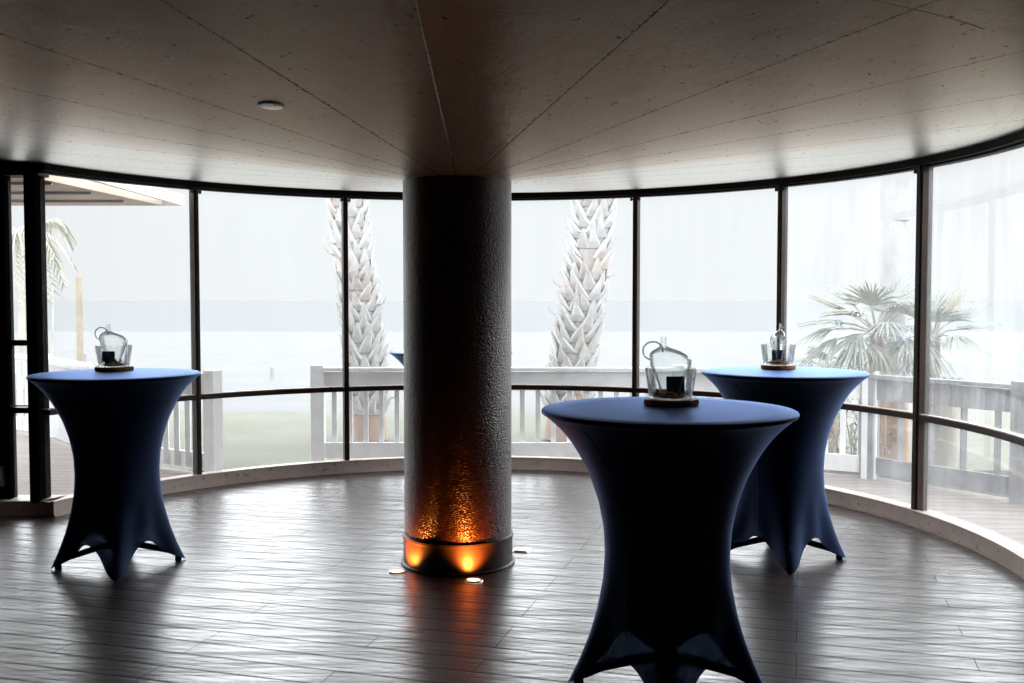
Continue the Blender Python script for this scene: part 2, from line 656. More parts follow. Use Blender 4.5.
for i in range(n):
    j = (i + 1) % n
    bm.faces.new((lo[NR][i], lo[NR][j], hi[NR][j], hi[NR][i]))
    bm.faces.new((lo[0][j], lo[0][i], hi[0][i], hi[0][j]))
struct(obj('ceiling', bm, M['ceiling'], loc=(CX, CY, 0), smooth=30))

# walls behind and beside the camera
for nm, a, b in (('wall_right', (rx, bnd[80][1]), (rx, -3)), ('wall_back', (rx, -3), (-6, -3)), ('wall_left', (-6, -3), (-6, LY + .05))):
    bm = B()
    a, b = Vector(a), Vector(b)
    d = (b - a).normalized()
    nn = Vector((-d.y, d.x)) * -1
    if (a + b).dot(nn) / 2 < c2.dot(nn):
        nn = -nn
    q = [a, b, b + nn * .15, a + nn * .15]
    v0 = [bm.verts.new((p.x, p.y, 0)) for p in q]
    v1 = [bm.verts.new((p.x, p.y, 3.05)) for p in q]
    bm.faces.new(v0)
    bm.faces.new(v1)
    for i in range(4):
        j = (i + 1) % 4
        bm.faces.new((v0[i], v0[j], v1[j], v1[i]))
    struct(obj(nm, bm, M['wall_dark']))
    # skirting board at the foot of the wall
    bm = B()
    e = nn * -.012
    bar(bm, (a.x + e.x, a.y + e.y, .05), (b.x + e.x, b.y + e.y, .05), .02, .10)
    struct(obj(nm.replace('wall', 'baseboard'), bm, M['beam']))

# ------------------------------------------------------------------ curved glazing
TZ0, TZ1 = .700, .738
HEAD0, HEAD1 = 2.365, 2.44
SILL = .10
# mullion bearings, read off the picture
def bearing(px):
    dx = (px - 512) / 1000
    lo_, hi_ = 1.0, 14.0
    # far intersection of the sight line with the glazing circle
    A = dx * dx + 1
    Bq = -2 * (dx * CX + CY)
    Cq = CX * CX + CY * CY - (RG - .03) ** 2
    Y = (-Bq + math.sqrt(Bq * Bq - 4 * A * Cq)) / (2 * A)
    return math.degrees(atan2(dx * Y - CX, Y - CY))


MB_ = [bearing(197), bearing(346), 1.6, bearing(635), bearing(779.5), bearing(919), 97.6]
print('mullions', MB_)
edges = [A_LEFT] + MB_
for k in range(len(edges) - 1):
    a0, a1 = edges[k], edges[k + 1]
    w = bpy.data.objects.new('window_%d' % (k + 1), None)
    COL.objects.link(w)
    struct(w)
    g = M['pane_salty'] if a1 > 55 else M['pane']
    for z0, z1 in ((SILL, TZ0 + .01), (TZ1 - .01, HEAD0 + .01)):
        bm = B()
        arc(bm, RG, RG + .004, z0, z1, a0, a1)
        o = obj('glass_pane', bm, g, w, smooth=40)
    bm = B()
    arc(bm, RG - .045, RG + .045, TZ0, TZ1, a0, a1)
    obj('transom', bm, M['frame'], w, smooth=40)
    bm = B()                                   # timber bead lying on the transom and in the sill
    arc(bm, RG - .040, RG - .012, TZ1, TZ1 + .007, a0 + .6, a1 - .6)
    obj('glazing_bead', bm, M['sill'], w, smooth=40)
    # upright at the right end of the bay
    bm = B()
    big = 5.4 < abs(a1 - bearing(919)) * 0 + (6 if k == 5 else 0)
    hw = .031 if k == 5 else .020
    mt = Matrix.Translation((*pol(RG, a1), 0)) @ Matrix.Rotation(-R(a1), 4, 'Z')
    box(bm, -hw, hw, -.042, .035, SILL - .01, HEAD0 + .02, mt)
    box(bm, -hw * .45, hw * .45, -.052, -.042, SILL, HEAD0 + .02, mt)
    o = obj('mullion', bm, M['frame'], w)
    bm = B()
    box(bm, -hw - .018, hw + .018, -.045, -.030, 2.325, 2.340, mt)
    box(bm, -hw - .022, -hw - .012, -.050, -.025, 2.318, 2.347, mt)
    box(bm, hw + .012, hw + .022, -.050, -.025, 2.318, 2.347, mt)
    obj('bracket', bm, M['steel' if False else 'frame'], o)

bm = B()
arc(bm, RG - .06, RG + .07, HEAD0, HEAD1, A_LEFT - .3, A_RIGHT)
arc(bm, RG - .02, RG + .05, HEAD0 - .012, HEAD0, A_LEFT, A_RIGHT)
struct(obj('trim_1', bm, M['beam'], smooth=40))
# sill kerb
bm = B()
arc(bm, RC, RG + .07, 0, SILL, A_LEFT, A_RIGHT)
arc(bm, RC - .012, RC, 0, .014, A_LEFT, A_RIGHT)
arc(bm, RC - .008, RC + .03, SILL, SILL + .008, A_LEFT, A_RIGHT)
struct(obj('baseboard_front', bm, M['sill'], smooth=40))

# corner post and the straight stretch with the door, far left
px0, py0 = pol(RG, A_LEFT)
cp = at_y(38, 341, 6.93)
bm = B()
box(bm, cp.x - .045, cp.x + .028, 6.86, 7.02, .09, 2.44)
box(bm, cp.x - .030, cp.x + .015, 6.845, 6.86, .09, 2.30)
struct(obj('trim_2', bm, M['matte']))
xr = cp.x - .03
x_dr = at_y(11.5, 341, 6.98).x
bm = B()
box(bm, -6, xr + .07, 6.90, 7.06, HEAD0 - .02, 2.60)
struct(obj('trim_3', bm, M['beam']))
bm = B()
box(bm, -6, cp.x + .12, 6.86, 7.08, 0, .10)
box(bm, -6, cp.x + .14, 6.84, 6.86, 0, .03)
struct(obj('baseboard_left_front', bm, M['sill']))
w = bpy.data.objects.new('window_9', None)
COL.objects.link(w)
struct(w)
zt1 = at_y(14, 345.5, 6.98).z
for z0, z1 in ((.10, TZ0 + .01), (TZ1, zt1), (zt1 + .04, 2.36)):
    bm = B()
    box(bm, x_dr, xr, 6.98, 6.984, z0, z1)
    obj('glass_pane', bm, M['pane'], w)
for z in (TZ0, zt1):
    bm = B()
    box(bm, x_dr, xr, 6.94, 7.02, z, z + .04)
    obj('transom', bm, M['frame'], w)
    if z == TZ0:
        bm = B()
        box(bm, x_dr, xr, 6.935, 6.945, z + .048, z + .058)
        obj('glazing_bead', bm, M['sill'], w)
d = bpy.data.objects.new('door_1', None)
COL.objects.link(d)
struct(d)
bm = B()
xl = x_dr - 1.05
box(bm, x_dr - .13, x_dr, 6.92, 7.02, .10, 2.36)
box(bm, xl, xl + .13, 6.92, 7.02, .10, 2.36)
box(bm, xl + .13, x_dr - .13, 6.94, 7.00, .10, .26)
box(bm, xl + .13, x_dr - .13, 6.94, 7.00, 2.24, 2.36)
box(bm, xl + .13, x_dr - .13, 6.94, 7.00, zt1 - .01, zt1 + .05)
box(bm, xl + .13, x_dr - .13, 6.94, 7.00, TZ0 - .01, TZ1 + .01)
obj('door_frame', bm, M['matte'], d)
bm = B()
box(bm, xl + .13, x_dr - .13, 6.968, 6.974, .26, 2.24)
obj('glass_pane', bm, M['pane'], d)
hp = at_y(1, 475, 6.9)
bm = B()
box(bm, hp.x - .03, hp.x + .018, 6.895, 6.92, hp.z - .08, hp.z + .06)
box(bm, hp.x - .012, hp.x + .004, 6.87, 6.895, hp.z - .05, hp.z + .03)
obj('latch', bm, M['steel'], d)
bm = B()
box(bm, -6, xl, 6.92, 7.02, .10, 2.40)
struct(obj('wall_left_front', bm, M['wall_dark']))

# ------------------------------------------------------------------ column
col = thing('column', 'thick round dark textured column standing in the middle of the room', 'column', (CX - .008, CY, 0))
bm = B()
rr_ = .305
lathe(bm, [(rr_, .16), (rr_, CEIL0 + .03)], 96)
obj('shaft', bm, M['column'], col, smooth=60)
bm = B()
lathe(bm, [(.325, 0), (.325, .012), (.312, .018), (.311, .150), (.316, .154), (.316, .168), (rr_ - .002, .174)], 96)
obj('base_band', bm, M['band'], col, smooth=35)


def uplight(px, py, label, power):
    p = at_z(px, py, 0)
    t = thing('uplight', label, 'floor light', (p.x, p.y, 0), group='recessed uplights around the column')
    bm = B()
    lathe(bm, [(.033, .001), (.033, .006), (.036, .009), (.046, .008), (.050, .001)], 40, cap0=False, cap1=False)
    obj('rim', bm, M['steel'], t, smooth=50)
    bm = B()
    lathe(bm, [(.0335, .001), (.0335, .005), (.02, .0065), (0, .007)], 32)
    obj('lens', bm, M['lamp'], t, smooth=50)
    ld = bpy.data.lights.new('uplight_lamp', 'SPOT')
    ld.energy = power
    ld.color = (1, .24, .03)
    ld.shadow_soft_size = .02
    ld.spot_size = R(90)
    ld.spot_blend = 1.0
    lo_ = bpy.data.objects.new('uplight_lamp', ld)
    COL.objects.link(lo_)
    lo_.parent = t
    lo_.location = (0, 0, .02)
    dv = Vector((CX - p.x, CY - p.y, 0)).normalized() * 1.0 + Vector((0, 0, 1))
    lo_.rotation_euler = dv.to_track_quat('-Z', 'Y').to_euler()
    return t


uplight(474, 581, 'lit recessed uplight in the floor right in front of the column', 38)
uplight(397, 572, 'lit recessed uplight in the floor at the left side of the column', 38)
p = at_z(522, 550.5, 0)
t = thing('floor_plate', 'small square pale metal plate in the floor just right of the column', 'floor plate', (p.x, p.y, 0), R(-14))
bm = B()
box(bm, -.042, .042, -.05, .05, 0, .006)
obj('cover', bm, M['cream_plastic'], t)
bm = B()
box(bm, -.050, .050, -.058, .058, 0, .003)
obj('frame', bm, M['steel'], t)
bm = B()
box(bm, -.036, .036, -.047, -.040, .006, .009)
obj('lip', bm, M['dark_hole'], t)

# ceiling fitting
d = ray(271, 105)
z = 2.3
for _ in range(40):
    q = Vector((0, 0, EYE)) + d * ((z - EYE) / d.z)
    z = .5 * z + .5 * ceil_z(q.x, q.y)
dirc = Vector((q.x - CX, q.y - CY, 0)).normalized()
t = thing('ceiling_disc', 'small round cream cover plate fixed to the ceiling left of the column', 'ceiling fitting', (q.x, q.y, z))
nrm = Vector((-dirc.x * SLOPE, -dirc.y * SLOPE, 1)).normalized()
t.rotation_euler = nrm.to_track_quat('Z', 'Y').to_euler()
bm = B()
lathe(bm, [(0, -.009), (.036, -.009), (.047, -.007), (.050, -.003), (.050, .0)], 48)
obj('cover', bm, M['cream_plastic'], t, smooth=40)
for a in (150, 35):
    bm = B()
    lathe(bm, [(0, -.0105), (.003, -.010), (.003, -.006)], 12)
    obj('screw', bm, M['dark_hole'], t, loc=(.036 * cos(R(a)), .036 * sin(R(a)), 0))
bm = B()
lathe(bm, [(.050, -.002), (.053, -.001), (.053, .001), (.050, .001)], 40, cap0=False, cap1=False)
obj('gasket', bm, M['dark_hole'], t, smooth=40)

# ------------------------------------------------------------------ tables
TH = 1.082
TS = .968
RC_P = [(0, .395), (.05, .370), (.10, .345), (.20, .305), (.30, .275), (.42, .252), (.52, .246), (.62, .252), (.72, .273),
        (.82, .309), (.90, .352), (.96, .392), (1.0, .428), (1.03, .463), (1.05, .489)]
RM_P = [(0, .262), (.05, .252), (.10, .245), (.20, .236), (.30, .230), (.42, .227), (.52, .230), (.62, .240), (.72, .265),
        (.82, .304), (.90, .349), (.96, .391), (1.0, .428), (1.03, .463), (1.05, .489)]


def lerp_p(tab, z):
    if z <= tab[0][0]:
        return tab[0][1]
    for (z0, v0), (z1, v1) in zip(tab, tab[1:]):
        if z <= z1:
            f = (z - z0) / (z1 - z0)
            return v0 + (v1 - v0) * f
    return tab[-1][1]


def smooth_p(tab, z):
    z = z * 1.07 / TH
    return TS * smooth_q(tab, z)


def smooth_q(tab, z):
    return (lerp_p(tab, z - .02) + 2 * lerp_p(tab, z) + lerp_p(tab, z + .02)) / 4 if .02 < z < 1.03 else lerp_p(tab, z)


def cover_mesh():
    bm = B()
    N, K = 144, 60
    rows = []
    for k in range(K + 1):
        row = []
        for i in range(N):
            a = 2 * pi * i / N
            u_ = (a / (pi / 2)) % 1.0
            ze = .003 + .155 * (max(0, sin(pi * u_)) ** 1.25)
            tt = k / K
            z = ze + (TH - .0205 - ze) * tt
            rc, rm = smooth_p(RC_P, z), smooth_p(RM_P, z)
            pw = 1.0 + 3.2 * max(0, 1 - z / .42)
            lob = ((1 + cos(4 * a)) / 2) ** pw
            r = rm + (rc - rm) * lob
            r *= 1 + .0035 * sin(8 * a + 1) * (1 - tt) * (1 if z < .5 else .3)
            row.append(bm.verts.new((r * cos(a), r * sin(a), z)))
        rows.append(row)
    for r, z in ((.4965, 1.053), (.5, 1.058), (.5, 1.064), (.4975, 1.068), (.492, 1.0705), (.40, 1.0705), (.25, 1.0705), (.1, 1.0705)):
        rows.append([bm.verts.new((TS * r * cos(2 * pi * i / N), TS * r * sin(2 * pi * i / N), z + TH - 1.0705)) for i in range(N)])
    for a, b in zip(rows, rows[1:]):
        for i in range(N):
            bm.faces.new((a[i], a[(i + 1) % N], b[(i + 1) % N], b[i]))
    c = bm.verts.new((0, 0, TH))
    for i in range(N):
        bm.faces.new((rows[-1][i], rows[-1][(i + 1) % N], c))
    return bm


def seam_mesh(a):
    bm = B()
    if 1:
        pts = []
        for k in range(34):
            z = .17 + (1.03 - .17) * k / 33
            rm = smooth_p(RM_P, z)
            rc = smooth_p(RC_P, z)
            pts.append(((rm + .0005) * cos(a), (rm + .0005) * sin(a), z))
        tube(bm, pts, .0018, 5)
    return bm


def make_table(loc, rz, label, clabel, sc=1.0):
    t = thing('cocktail_table', label, 'table', loc, rz, 'high round tables under the stretch covers')
    bm = B()
    lathe(bm, [(r * TS, z + TH - 1.0705) for r, z in [(0, 1.040), (.470, 1.040), (.480, 1.044), (.484, 1.052), (.484, 1.062), (.480, 1.0665), (0, 1.0665)]], 72)
    obj('tabletop', bm, M['tabletop'], t, smooth=40)
    bm = B()
    lathe(bm, [(.026, .10), (.026, 1.0)], 24)
    lathe(bm, [(.11, 1.0), (.13, 1.028), (.13, TH - .032)], 24)
    lathe(bm, [(.045, .075), (.045, .14), (.030, .17)], 24)
    obj('pole', bm, M['black_metal'], t, smooth=40)
    for k in range(4):
        a = k * pi / 2
        bm = B()
        ca, sa = cos(a), sin(a)
        tube(bm, [(.03 * ca, .03 * sa, .115), (.12 * ca, .12 * sa, .105), (.28 * ca, .28 * sa, .062), (.340 * ca, .340 * sa, .034)], [.020, .019, .016, .014], 10)
        lg = obj('leg', bm, M['black_metal'], t, smooth=50)
        bm = B()
        lathe(bm, [(.018, .001), (.020, .006), (.018, .036), (0, .042)], 20, off=lambda z: (.338 * ca, .338 * sa))
        obj('foot', bm, M['black_foot'], lg, smooth=50)
    c = thing('table_cover', clabel, 'table cover', loc, rz, 'navy stretch covers on the high tables')
    o = obj('fabric', cover_mesh(), M['fabric'], c, smooth=180)
    for a in (pi / 4, pi / 4 + pi):
        obj('seam', seam_mesh(a), M['fabric'], c, smooth=180)
    t.scale = c.scale = (sc, sc, 1)
    return t, c


# name: centre, turn, labels
def top_c(px, py):
    return at_z(px, py, TH)


TF = at_z(668, 409.0, TH)
TL = at_z(116, 373.5, TH)
TR = at_z(783.5, 371.5, TH)
print('tables', TF, TL, TR)
F_ = Vector((TF.x, TF.y, 0))
L_ = Vector((TL.x, TL.y, 0))
R_ = Vector((TR.x, TR.y, 0))
BK = Vector((-.48, 7.90, 0))
make_table(F_, R(-6), 'high round table hidden under the nearest navy cover', 'largest and nearest navy blue stretch cover on a high round table')
make_table(L_, R(18), 'high round table hidden under the navy cover at far left', 'navy blue stretch cover on the high table at the left windows', .935)
make_table(R_, R(-7), 'high round table hidden under the navy cover behind the nearest one', 'navy blue stretch cover half hidden behind the nearest table on the right', .965)
make_table(BK, R(10), 'high round table almost wholly hidden behind the dark column', 'navy blue stretch cover peeking out from behind the dark column')

# ------------------------------------------------------------------ glass centrepieces


def shell(prof, th):
    """closed outer + inner profile for a thick glass wall"""
    inner = [(max(r - th, .0005), z + (th if i == 0 else 0)) for i, (r, z) in enumerate(prof)]
    return prof + inner[::-1]


def decanter_parts(parent):
    Z0 = .034
    pr = [(.036, Z0), (.042, .050), (.050, .080), (.062, .110), (.076, .140), (.083, .160), (.084, .178), (.076, .198), (.058, .212),
          (.036, .222), (.018, .230), (.0115, .240), (.0105, .262), (.0125, .270)]
    bm = B()
    # oval in plan, neck set to the handle side
    def off(z):
        return (-.030 * max(0, min(1, (z - .18) / .05)), 0)
    prof = [(.0005, Z0)] + pr
    th = .0024
    inner = [(max(r - th, .0004), z + (.003 if z < Z0 + .001 else 0)) for r, z in pr]
    full = prof + inner[::-1] + [(.0005, Z0 + .003)]
    lathe(bm, full, 56, 1.0, .50, cap0=True, cap1=True, off=off)
    obj('body', bm, M['vessel'], parent, smooth=60)
    bm = B()
    pts = []
    for k in range(22):
        a = R(-10 + 262 * k / 21)
        pts.append((-.072 + .040 * cos(a), 0, .214 + .036 * sin(a)))
    tube(bm, pts, .0036, 10)
    obj('handle', bm, M['vessel_rod'], parent, smooth=60)


def bowl_mesh():
    bm = B()
    prof = [(.0005, .0235), (.078, .0235), (.084, .028), (.088, .05), (.094, .09), (.100, .128), (.1015, .146),
            (.0990, .1462), (.0975, .128), (.0915, .09), (.0855, .05), (.080, .031), (.074, .0285), (.0005, .0285)]
    lathe(bm, prof, 64)
    return bm


def slice_mesh(seed):
    rnd = random.Random(seed)
    ph = [rnd.uniform(0, 6) for _ in range(4)]
    bm = B()
    N = 72
    rows = []
    for (f, z) in ((.96, .0), (1.0, .004), (1.0, .018), (.965, .0225)):
        rows.append([bm.verts.new(((.108 * f + .003 * sin(3 * a + ph[0]) + .002 * sin(7 * a + ph[1])) * cos(a),
                                   (.100 * f + .003 * sin(2 * a + ph[2]) + .002 * sin(5 * a + ph[3])) * sin(a), z))
                     for a in [2 * pi * i / N for i in range(N)]])
    for a, b in zip(rows, rows[1:]):
        for i in range(N):
            f = bm.faces.new((a[i], a[(i + 1) % N], b[(i + 1) % N], b[i]))
    f = bm.faces.new(rows[0][::-1])
    f = bm.faces.new(rows[-1])
    f.material_index = 1
    return bm


def nest_mesh(seed, w=.050, h=.030):
    rnd = random.Random(seed)
    bm = B()
    for k in range(30):
        a0 = rnd.uniform(0, 2 * pi)
        rr0 = rnd.uniform(.018, w + .010)
        zz = .0305 + rnd.uniform(.001, h) * (1.15 - rr0 / (w + .02))
        cx_, cy_ = rnd.uniform(-.008, .008), rnd.uniform(-.008, .008)
        span = rnd.uniform(1.2, 4.5)
        tilt = rnd.uniform(-.004, .004)
        pts = []
        for i in range(12):
            a = a0 + span * i / 11
            r = rr0 + .003 * sin(3 * a + k)
            pts.append((cx_ + r * cos(a), cy_ + r * sin(a), zz + tilt * sin(2 * a)))
        tube(bm, pts, rnd.uniform(.0018, .0034), 5)
    return bm


def place_set(base, dx, dy, rz, where, card_dx, seed):
    loc = Vector((base.x + dx, base.y + dy, TH + .001))
    s = thing('wood_slice', 'round wood slice with bark edge under the glassware on ' + where, 'wood slice', loc, rz, 'wood slices on the tables')
    obj('disc', slice_mesh(seed), None, s, smooth=40, mats=[M['bark'], M['slice']])
    b = obj('glass_bowl', bowl_mesh(), M['vessel'], None, smooth=40, loc=loc)
    tag(b, 'open clear glass bowl standing on the wood slice on ' + where, 'bowl', 'clear glass bowls on the tables')
    b.rotation_euler.z = rz
    d = thing('glass_decanter', 'clear glass decanter with looped handle and thin neck on ' + where, 'decanter', loc, rz, 'clear glass decanters on the tables')
    decanter_parts(d)
    n = thing('dried_filling', 'brown dried fibres heaped inside the glass bowl on ' + where, 'dried decoration', loc, rz, 'dried fillings in the glass bowls')
    obj('fibre_nest', nest_mesh(seed + 3), M['nest'], n, smooth=60)
    rnd = random.Random(seed + 9)
    for k in range(9):
        bm = B()
        a = rnd.uniform(0, 2 * pi)
        r = rnd.uniform(.03, .064)
        mt = Matrix.Translation((r * cos(a), r * sin(a), .036 + rnd.uniform(0, .008))) @ Matrix.Rotation(rnd.uniform(0, 3), 4, 'X') @ Matrix.Diagonal((1, .7, .6, 1))
        bmesh.ops.create_icosphere(bm, subdivisions=2, radius=rnd.uniform(.006, .011), matrix=mt)
        obj('shell', bm, M['nest_pale'], n, smooth=60)
    bm = B()
    for k in range(40):
        a = rnd.uniform(0, 2 * pi)
        r = rnd.uniform(.0, .045)
        p0 = Vector((r * cos(a), r * sin(a), .050))
        p1 = p0 + Vector((rnd.uniform(-.012, .012), rnd.uniform(-.012, .012), rnd.uniform(.006, .020)))
        tube(bm, [p0, p1], [.0012, .0006], 4)
    obj('moss', bm, M['moss'], n)
    cd = thing('black_card', 'small square black card standing inside the glassware on ' + where, 'card', loc, rz, 'black cards in the glassware')
    bm = B()
    mt = Matrix.Translation((card_dx[0], card_dx[1], 0)) @ Matrix.Rotation(R(card_dx[2]), 4, 'Z') @ Matrix.Rotation(R(-6), 4, 'X')
    fs = box(bm, -.036, .036, -.006, .006, .050, .112, mt)
    bmesh.ops.bevel(bm, geom=list(bm.edges), offset=.0015, segments=2, affect='EDGES')
    obj('panel', bm, M['card'], cd)
    bm = B()
    box(bm, -.018, .018, -.012, .012, .030, .052, mt)
    obj('stand', bm, M['dark_hole'], cd)


def set_on(base, px, py, rz, where, card, seed):
    p = at_z(px, py, TH + .001)
    place_set(base, p.x - base.x, p.y - base.y, rz, where, card, seed)


set_on(F_, 670.5, 404.5, R(4), 'the nearest table', (.020, -.005, 0), 11)
set_on(L_, 114, 370.5, R(-6), 'the far left table', (-.030, -.01, 12), 23)
set_on(R_, 778, 368.8, R(96), 'the right table behind the nearest', (-.005, .0, -88), 37)

# ------------------------------------------------------------------ outdoors
GZ = -.06
bm = B()
box(bm, -60, 60, 9.0, 13.6, GZ - .3, GZ)
struct(obj('lawn', bm, M['lawn']))
bm = B()
box(bm, -60, 60, 13.6, 46, GZ - .5, GZ - .02)
box(bm, -60, -9, -12, 9.0, GZ - .5, GZ - .02)
box(bm, 8, 60, -12, 9.0, GZ - .5, GZ - .02)
struct(obj('beach', bm, M['sand']))
bm = B()
box(bm, -420, 420, 46, 520, GZ - .8, GZ - .35)
struct(obj('sea', bm, M['sea']))

# deck round the bay
RL = [(-2.56, 8.52), (-3.85, 9.35), (-5.1, 10.9), (-7.8, 12.6)]
RR = [(-1.79, 9.20), (1.55, 9.20), (3.02, 8.40), (3.78, 7.38), (5.2, 5.0)]
bm = B()
ring = [pol(3.21, A_LEFT + (A_RIGHT - A_LEFT) * i / 60) for i in range(61)]
outer = [(-7.9, 7.1)] + [(x - .06, y + .09) for x, y in RL[::-1]] + [(x, y + .09) for x, y in RR[:2]] + [(x + .09, y + .06) for x, y in RR[2:]] + [(5.2, ring[-1][1])]
poly = [(ring[0][0], 7.1)] + ring + outer[::-1]
vs = [bm.verts.new((x, y, -.02)) for x, y in poly]
fc = bm.faces.new(vs)
ex = bmesh.ops.extrude_face_region(bm, geom=[fc])
for v_ in ex['geom']:
    if isinstance(v_, bmesh.types.BMVert):
        v_.co.z = -.16
bmesh.ops.triangulate(bm, faces=bm.faces)
struct(obj('deck', bm, M['deck']))


def railing(name_label, pts, mat, widths, post_w, pick_step=.145, first_wide=False, last_wide=False, group=None, top=.845):
    t = thing('deck_railing', name_label, 'railing', (pts[0][0], pts[0][1], -.02))
    o0 = Vector((pts[0][0], pts[0][1], -.02))
    npk = 0
    for si, (a, b) in enumerate(zip(pts, pts[1:])):
        a, b = Vector((*a, 0)) - Vector((o0.x, o0.y, 0)), Vector((*b, 0)) - Vector((o0.x, o0.y, 0))
        d = (b - a)
        L = d.length
        dn = d.normalized()
        bm = B()
        bar(bm, a + Vector((0, 0, top + .02)), b + Vector((0, 0, top + .02)), .11, .03)
        obj('cap_rail', bm, mat, t)
        bm = B()
        bar(bm, a + Vector((0, 0, top - .09)), b + Vector((0, 0, top - .09)), .035, .17)
        obj('top_board', bm, mat, t)
        bm = B()
        bar(bm, a + Vector((0, 0, .115)), b + Vector((0, 0, .115)), .035, .14)
        obj('bottom_board', bm, mat, t)
        k = 1
        while k * pick_step < L - .06:
            p = a + dn * (k * pick_step)
            s = Vector((-dn.y, dn.x, 0)) * .028
            if npk < 95:
                bm = B()
                bar(bm, p + s + Vector((0, 0, .06)), p + s + Vector((0, 0, top - .03)), .045, .02)
                obj('picket', bm, mat, t)
                npk += 1
            k += 1
        ends = [a] + ([b] if si == len(pts) - 2 else [])
        for e in ends:
            bm = B()
            mt = Matrix.Translation(e) @ Matrix.Rotation(atan2(dn.y, dn.x), 4, 'Z')
            box(bm, -post_w / 2, post_w / 2, -.05, .05, 0, top + .06, mt)
            obj('post', bm, mat, t)
    return t


railing('white picket railing of the deck, running right from the gap left of the column', RR[:3], M['rail_white'], 0, .12)
railing('grey weathered railing of the deck outside the far right windows', RR[2:], M['rail_grey'], 0, .12, .27)
railing('white picket railing of the deck outside the left windows', RL, M['rail_white'], 0, .13)

# ---- palm trunks clad in old leaf bases


def boot_palm(x, y, lean, h, r0, r1, label, seed):
    rnd = random.Random(seed)
    t = thing('palm_trunk', label, 'palm tree', (x, y, GZ), group=None)
    K = 16
    def centre(z):
        f = z / h
        return Vector((lean * f + .05 * sin(f * 3.0) , 0, z))
    def rad(z):
        return r0 + (r1 - r0) * z / h
    bm = B()
    tube(bm, [centre(h * i / K) for i in range(K + 1)], [rad(h * i / K) * .86 for i in range(K + 1)], 20)
    obj('trunk', bm, M['core_palm'], t, smooth=60)
    bm = B()
    z = .30
    row = 0
    while z < h:
        n = 9
        for i in range(n):
            if rnd.random() < .06:
                continue
            a = 2 * pi * (i + (row % 2) * .5) / n + rnd.uniform(-.06, .06)
            c = centre(z)
            r = rad(z)
            out = Vector((cos(a), sin(a), 0))
            tan = Vector((-sin(a), cos(a), 0))
            L = rnd.uniform(.17, .24)
            w0 = r * .40
            skew = rnd.choice((-1, 1)) * rnd.uniform(.02, .07)
            flare = rnd.uniform(.10, .45)
            # a wedge, broad below and split to a point above
            prof = [(0, w0, .80, .02), (.35, w0 * .74, .90, .035), (.7, w0 * .42, 1.0 + flare * .12, .028), (1.0, w0 * .12, 1.06 + flare * .42, .010)]
            prev = None
            for (f, w, ro, thk) in prof:
                cc = c + Vector((0, 0, L * f)) + tan * skew * f
                q = [bm.verts.new(cc + out * (r * ro) - tan * w), bm.verts.new(cc + out * (r * ro) + tan * w),
                     bm.verts.new(cc + out * (r * ro + thk) + tan * w * .6), bm.verts.new(cc + out * (r * ro + thk) - tan * w * .6)]
                if prev:
                    for k in range(4):
                        bm.faces.new((prev[k], prev[(k + 1) % 4], q[(k + 1) % 4], q[k]))
                else:
                    bm.faces.new(q)
                prev = q
            bm.faces.new(prev[::-1])
            if rnd.random() < .10:      # a split fibre standing out
                c0 = c + Vector((0, 0, L * .8)) + out * r * 1.05
                pts = [c0, c0 + out * .07 + Vector((0, 0, .02)), c0 + out * .12 + Vector((0, 0, .09)) + tan * rnd.uniform(-.04, .04)]
                tube(bm, pts, [.011, .008, .003], 5)
        z += .112
        row += 1
    obj('leaf_bases', bm, M['bark_palm'], t)
    return t


pb1 = at_y(371, 452, 10.9)
boot_palm(pb1.x, pb1.y, -.42, 3.6, .21, .19, 'leaning spiky palm trunk outside, left of the column', 3)
pb2 = at_y(563, 452, 10.9)
boot_palm(pb2.x, pb2.y, .42, 3.6, .25, .20, 'shaggy palm trunk outside, just right of the column', 5)

# smooth trunk, right
pt = at_y(893, 470, 9.45)
t = thing('palm_trunk', 'smooth pale straight palm trunk outside beside the right thick mullion', 'palm tree', (pt.x, pt.y, GZ))
zt = at_y(890, 221, 9.45).z - GZ
bm = B()
lathe(bm, [(.155, 0), (.135, .25), (.125, .75)], 24)
obj('trunk_base', bm, M['trunk_brown'], t, smooth=50)
bm = B()
lathe(bm, [(.125, .75), (.118, 1.4), (.120, zt)], 24, off=lambda z: (-.02 * z, 0))
obj('trunk', bm, M['trunk_smooth'], t, smooth=50)
bm = B()
lathe(bm, [(.132, zt), (.140, zt + .05), (.136, 3.9)], 24, off=lambda z: (-.02 * z + .025, 0))
obj('upper_trunk', bm, M['trunk_smooth'], t, smooth=50)


def fan_leaf(bm, tip, direction, size, n=22, spread=150, droop=.25, rnd=random, width=.012):
    """narrow blades radiating from the end of a stalk"""
    d = Vector(direction).normalized()
    up = Vector((0, 0, 1))
    s = d.cross(up)
    if s.length < .1:
        s = Vector((1, 0, 0))
    s.normalize()
    u = s.cross(d).normalized()
    for i in range(n):
        a = R(-spread / 2 + spread * i / (n - 1) + rnd.uniform(-3, 3))
        dr = (d * cos(a) + s * sin(a)).normalized()
        L = size * (.75 + .25 * cos(a)) * rnd.uniform(.85, 1.08)
        p0 = Vector(tip)
        wdir = dr.cross(u).normalized()
        pts = []
        for f, w in ((0, .4), (.35, 1.0), (.75, .7), (1.0, .05)):
            c = p0 + dr * L * f - up * droop * L * f * f + u * .02 * (i % 2)
            pts.append((c, width * w))
        prev = None
        for c, w in pts:
            q = [bm.verts.new(c - wdir * w), bm.verts.new(c + u * w * .5), bm.verts.new(c + wdir * w), bm.verts.new(c - u * .002)]
            if prev:
                for k in range(4):
                    bm.faces.new((prev[k], prev[(k + 1) % 4], q[(k + 1) % 4], q[k]))
            prev = q


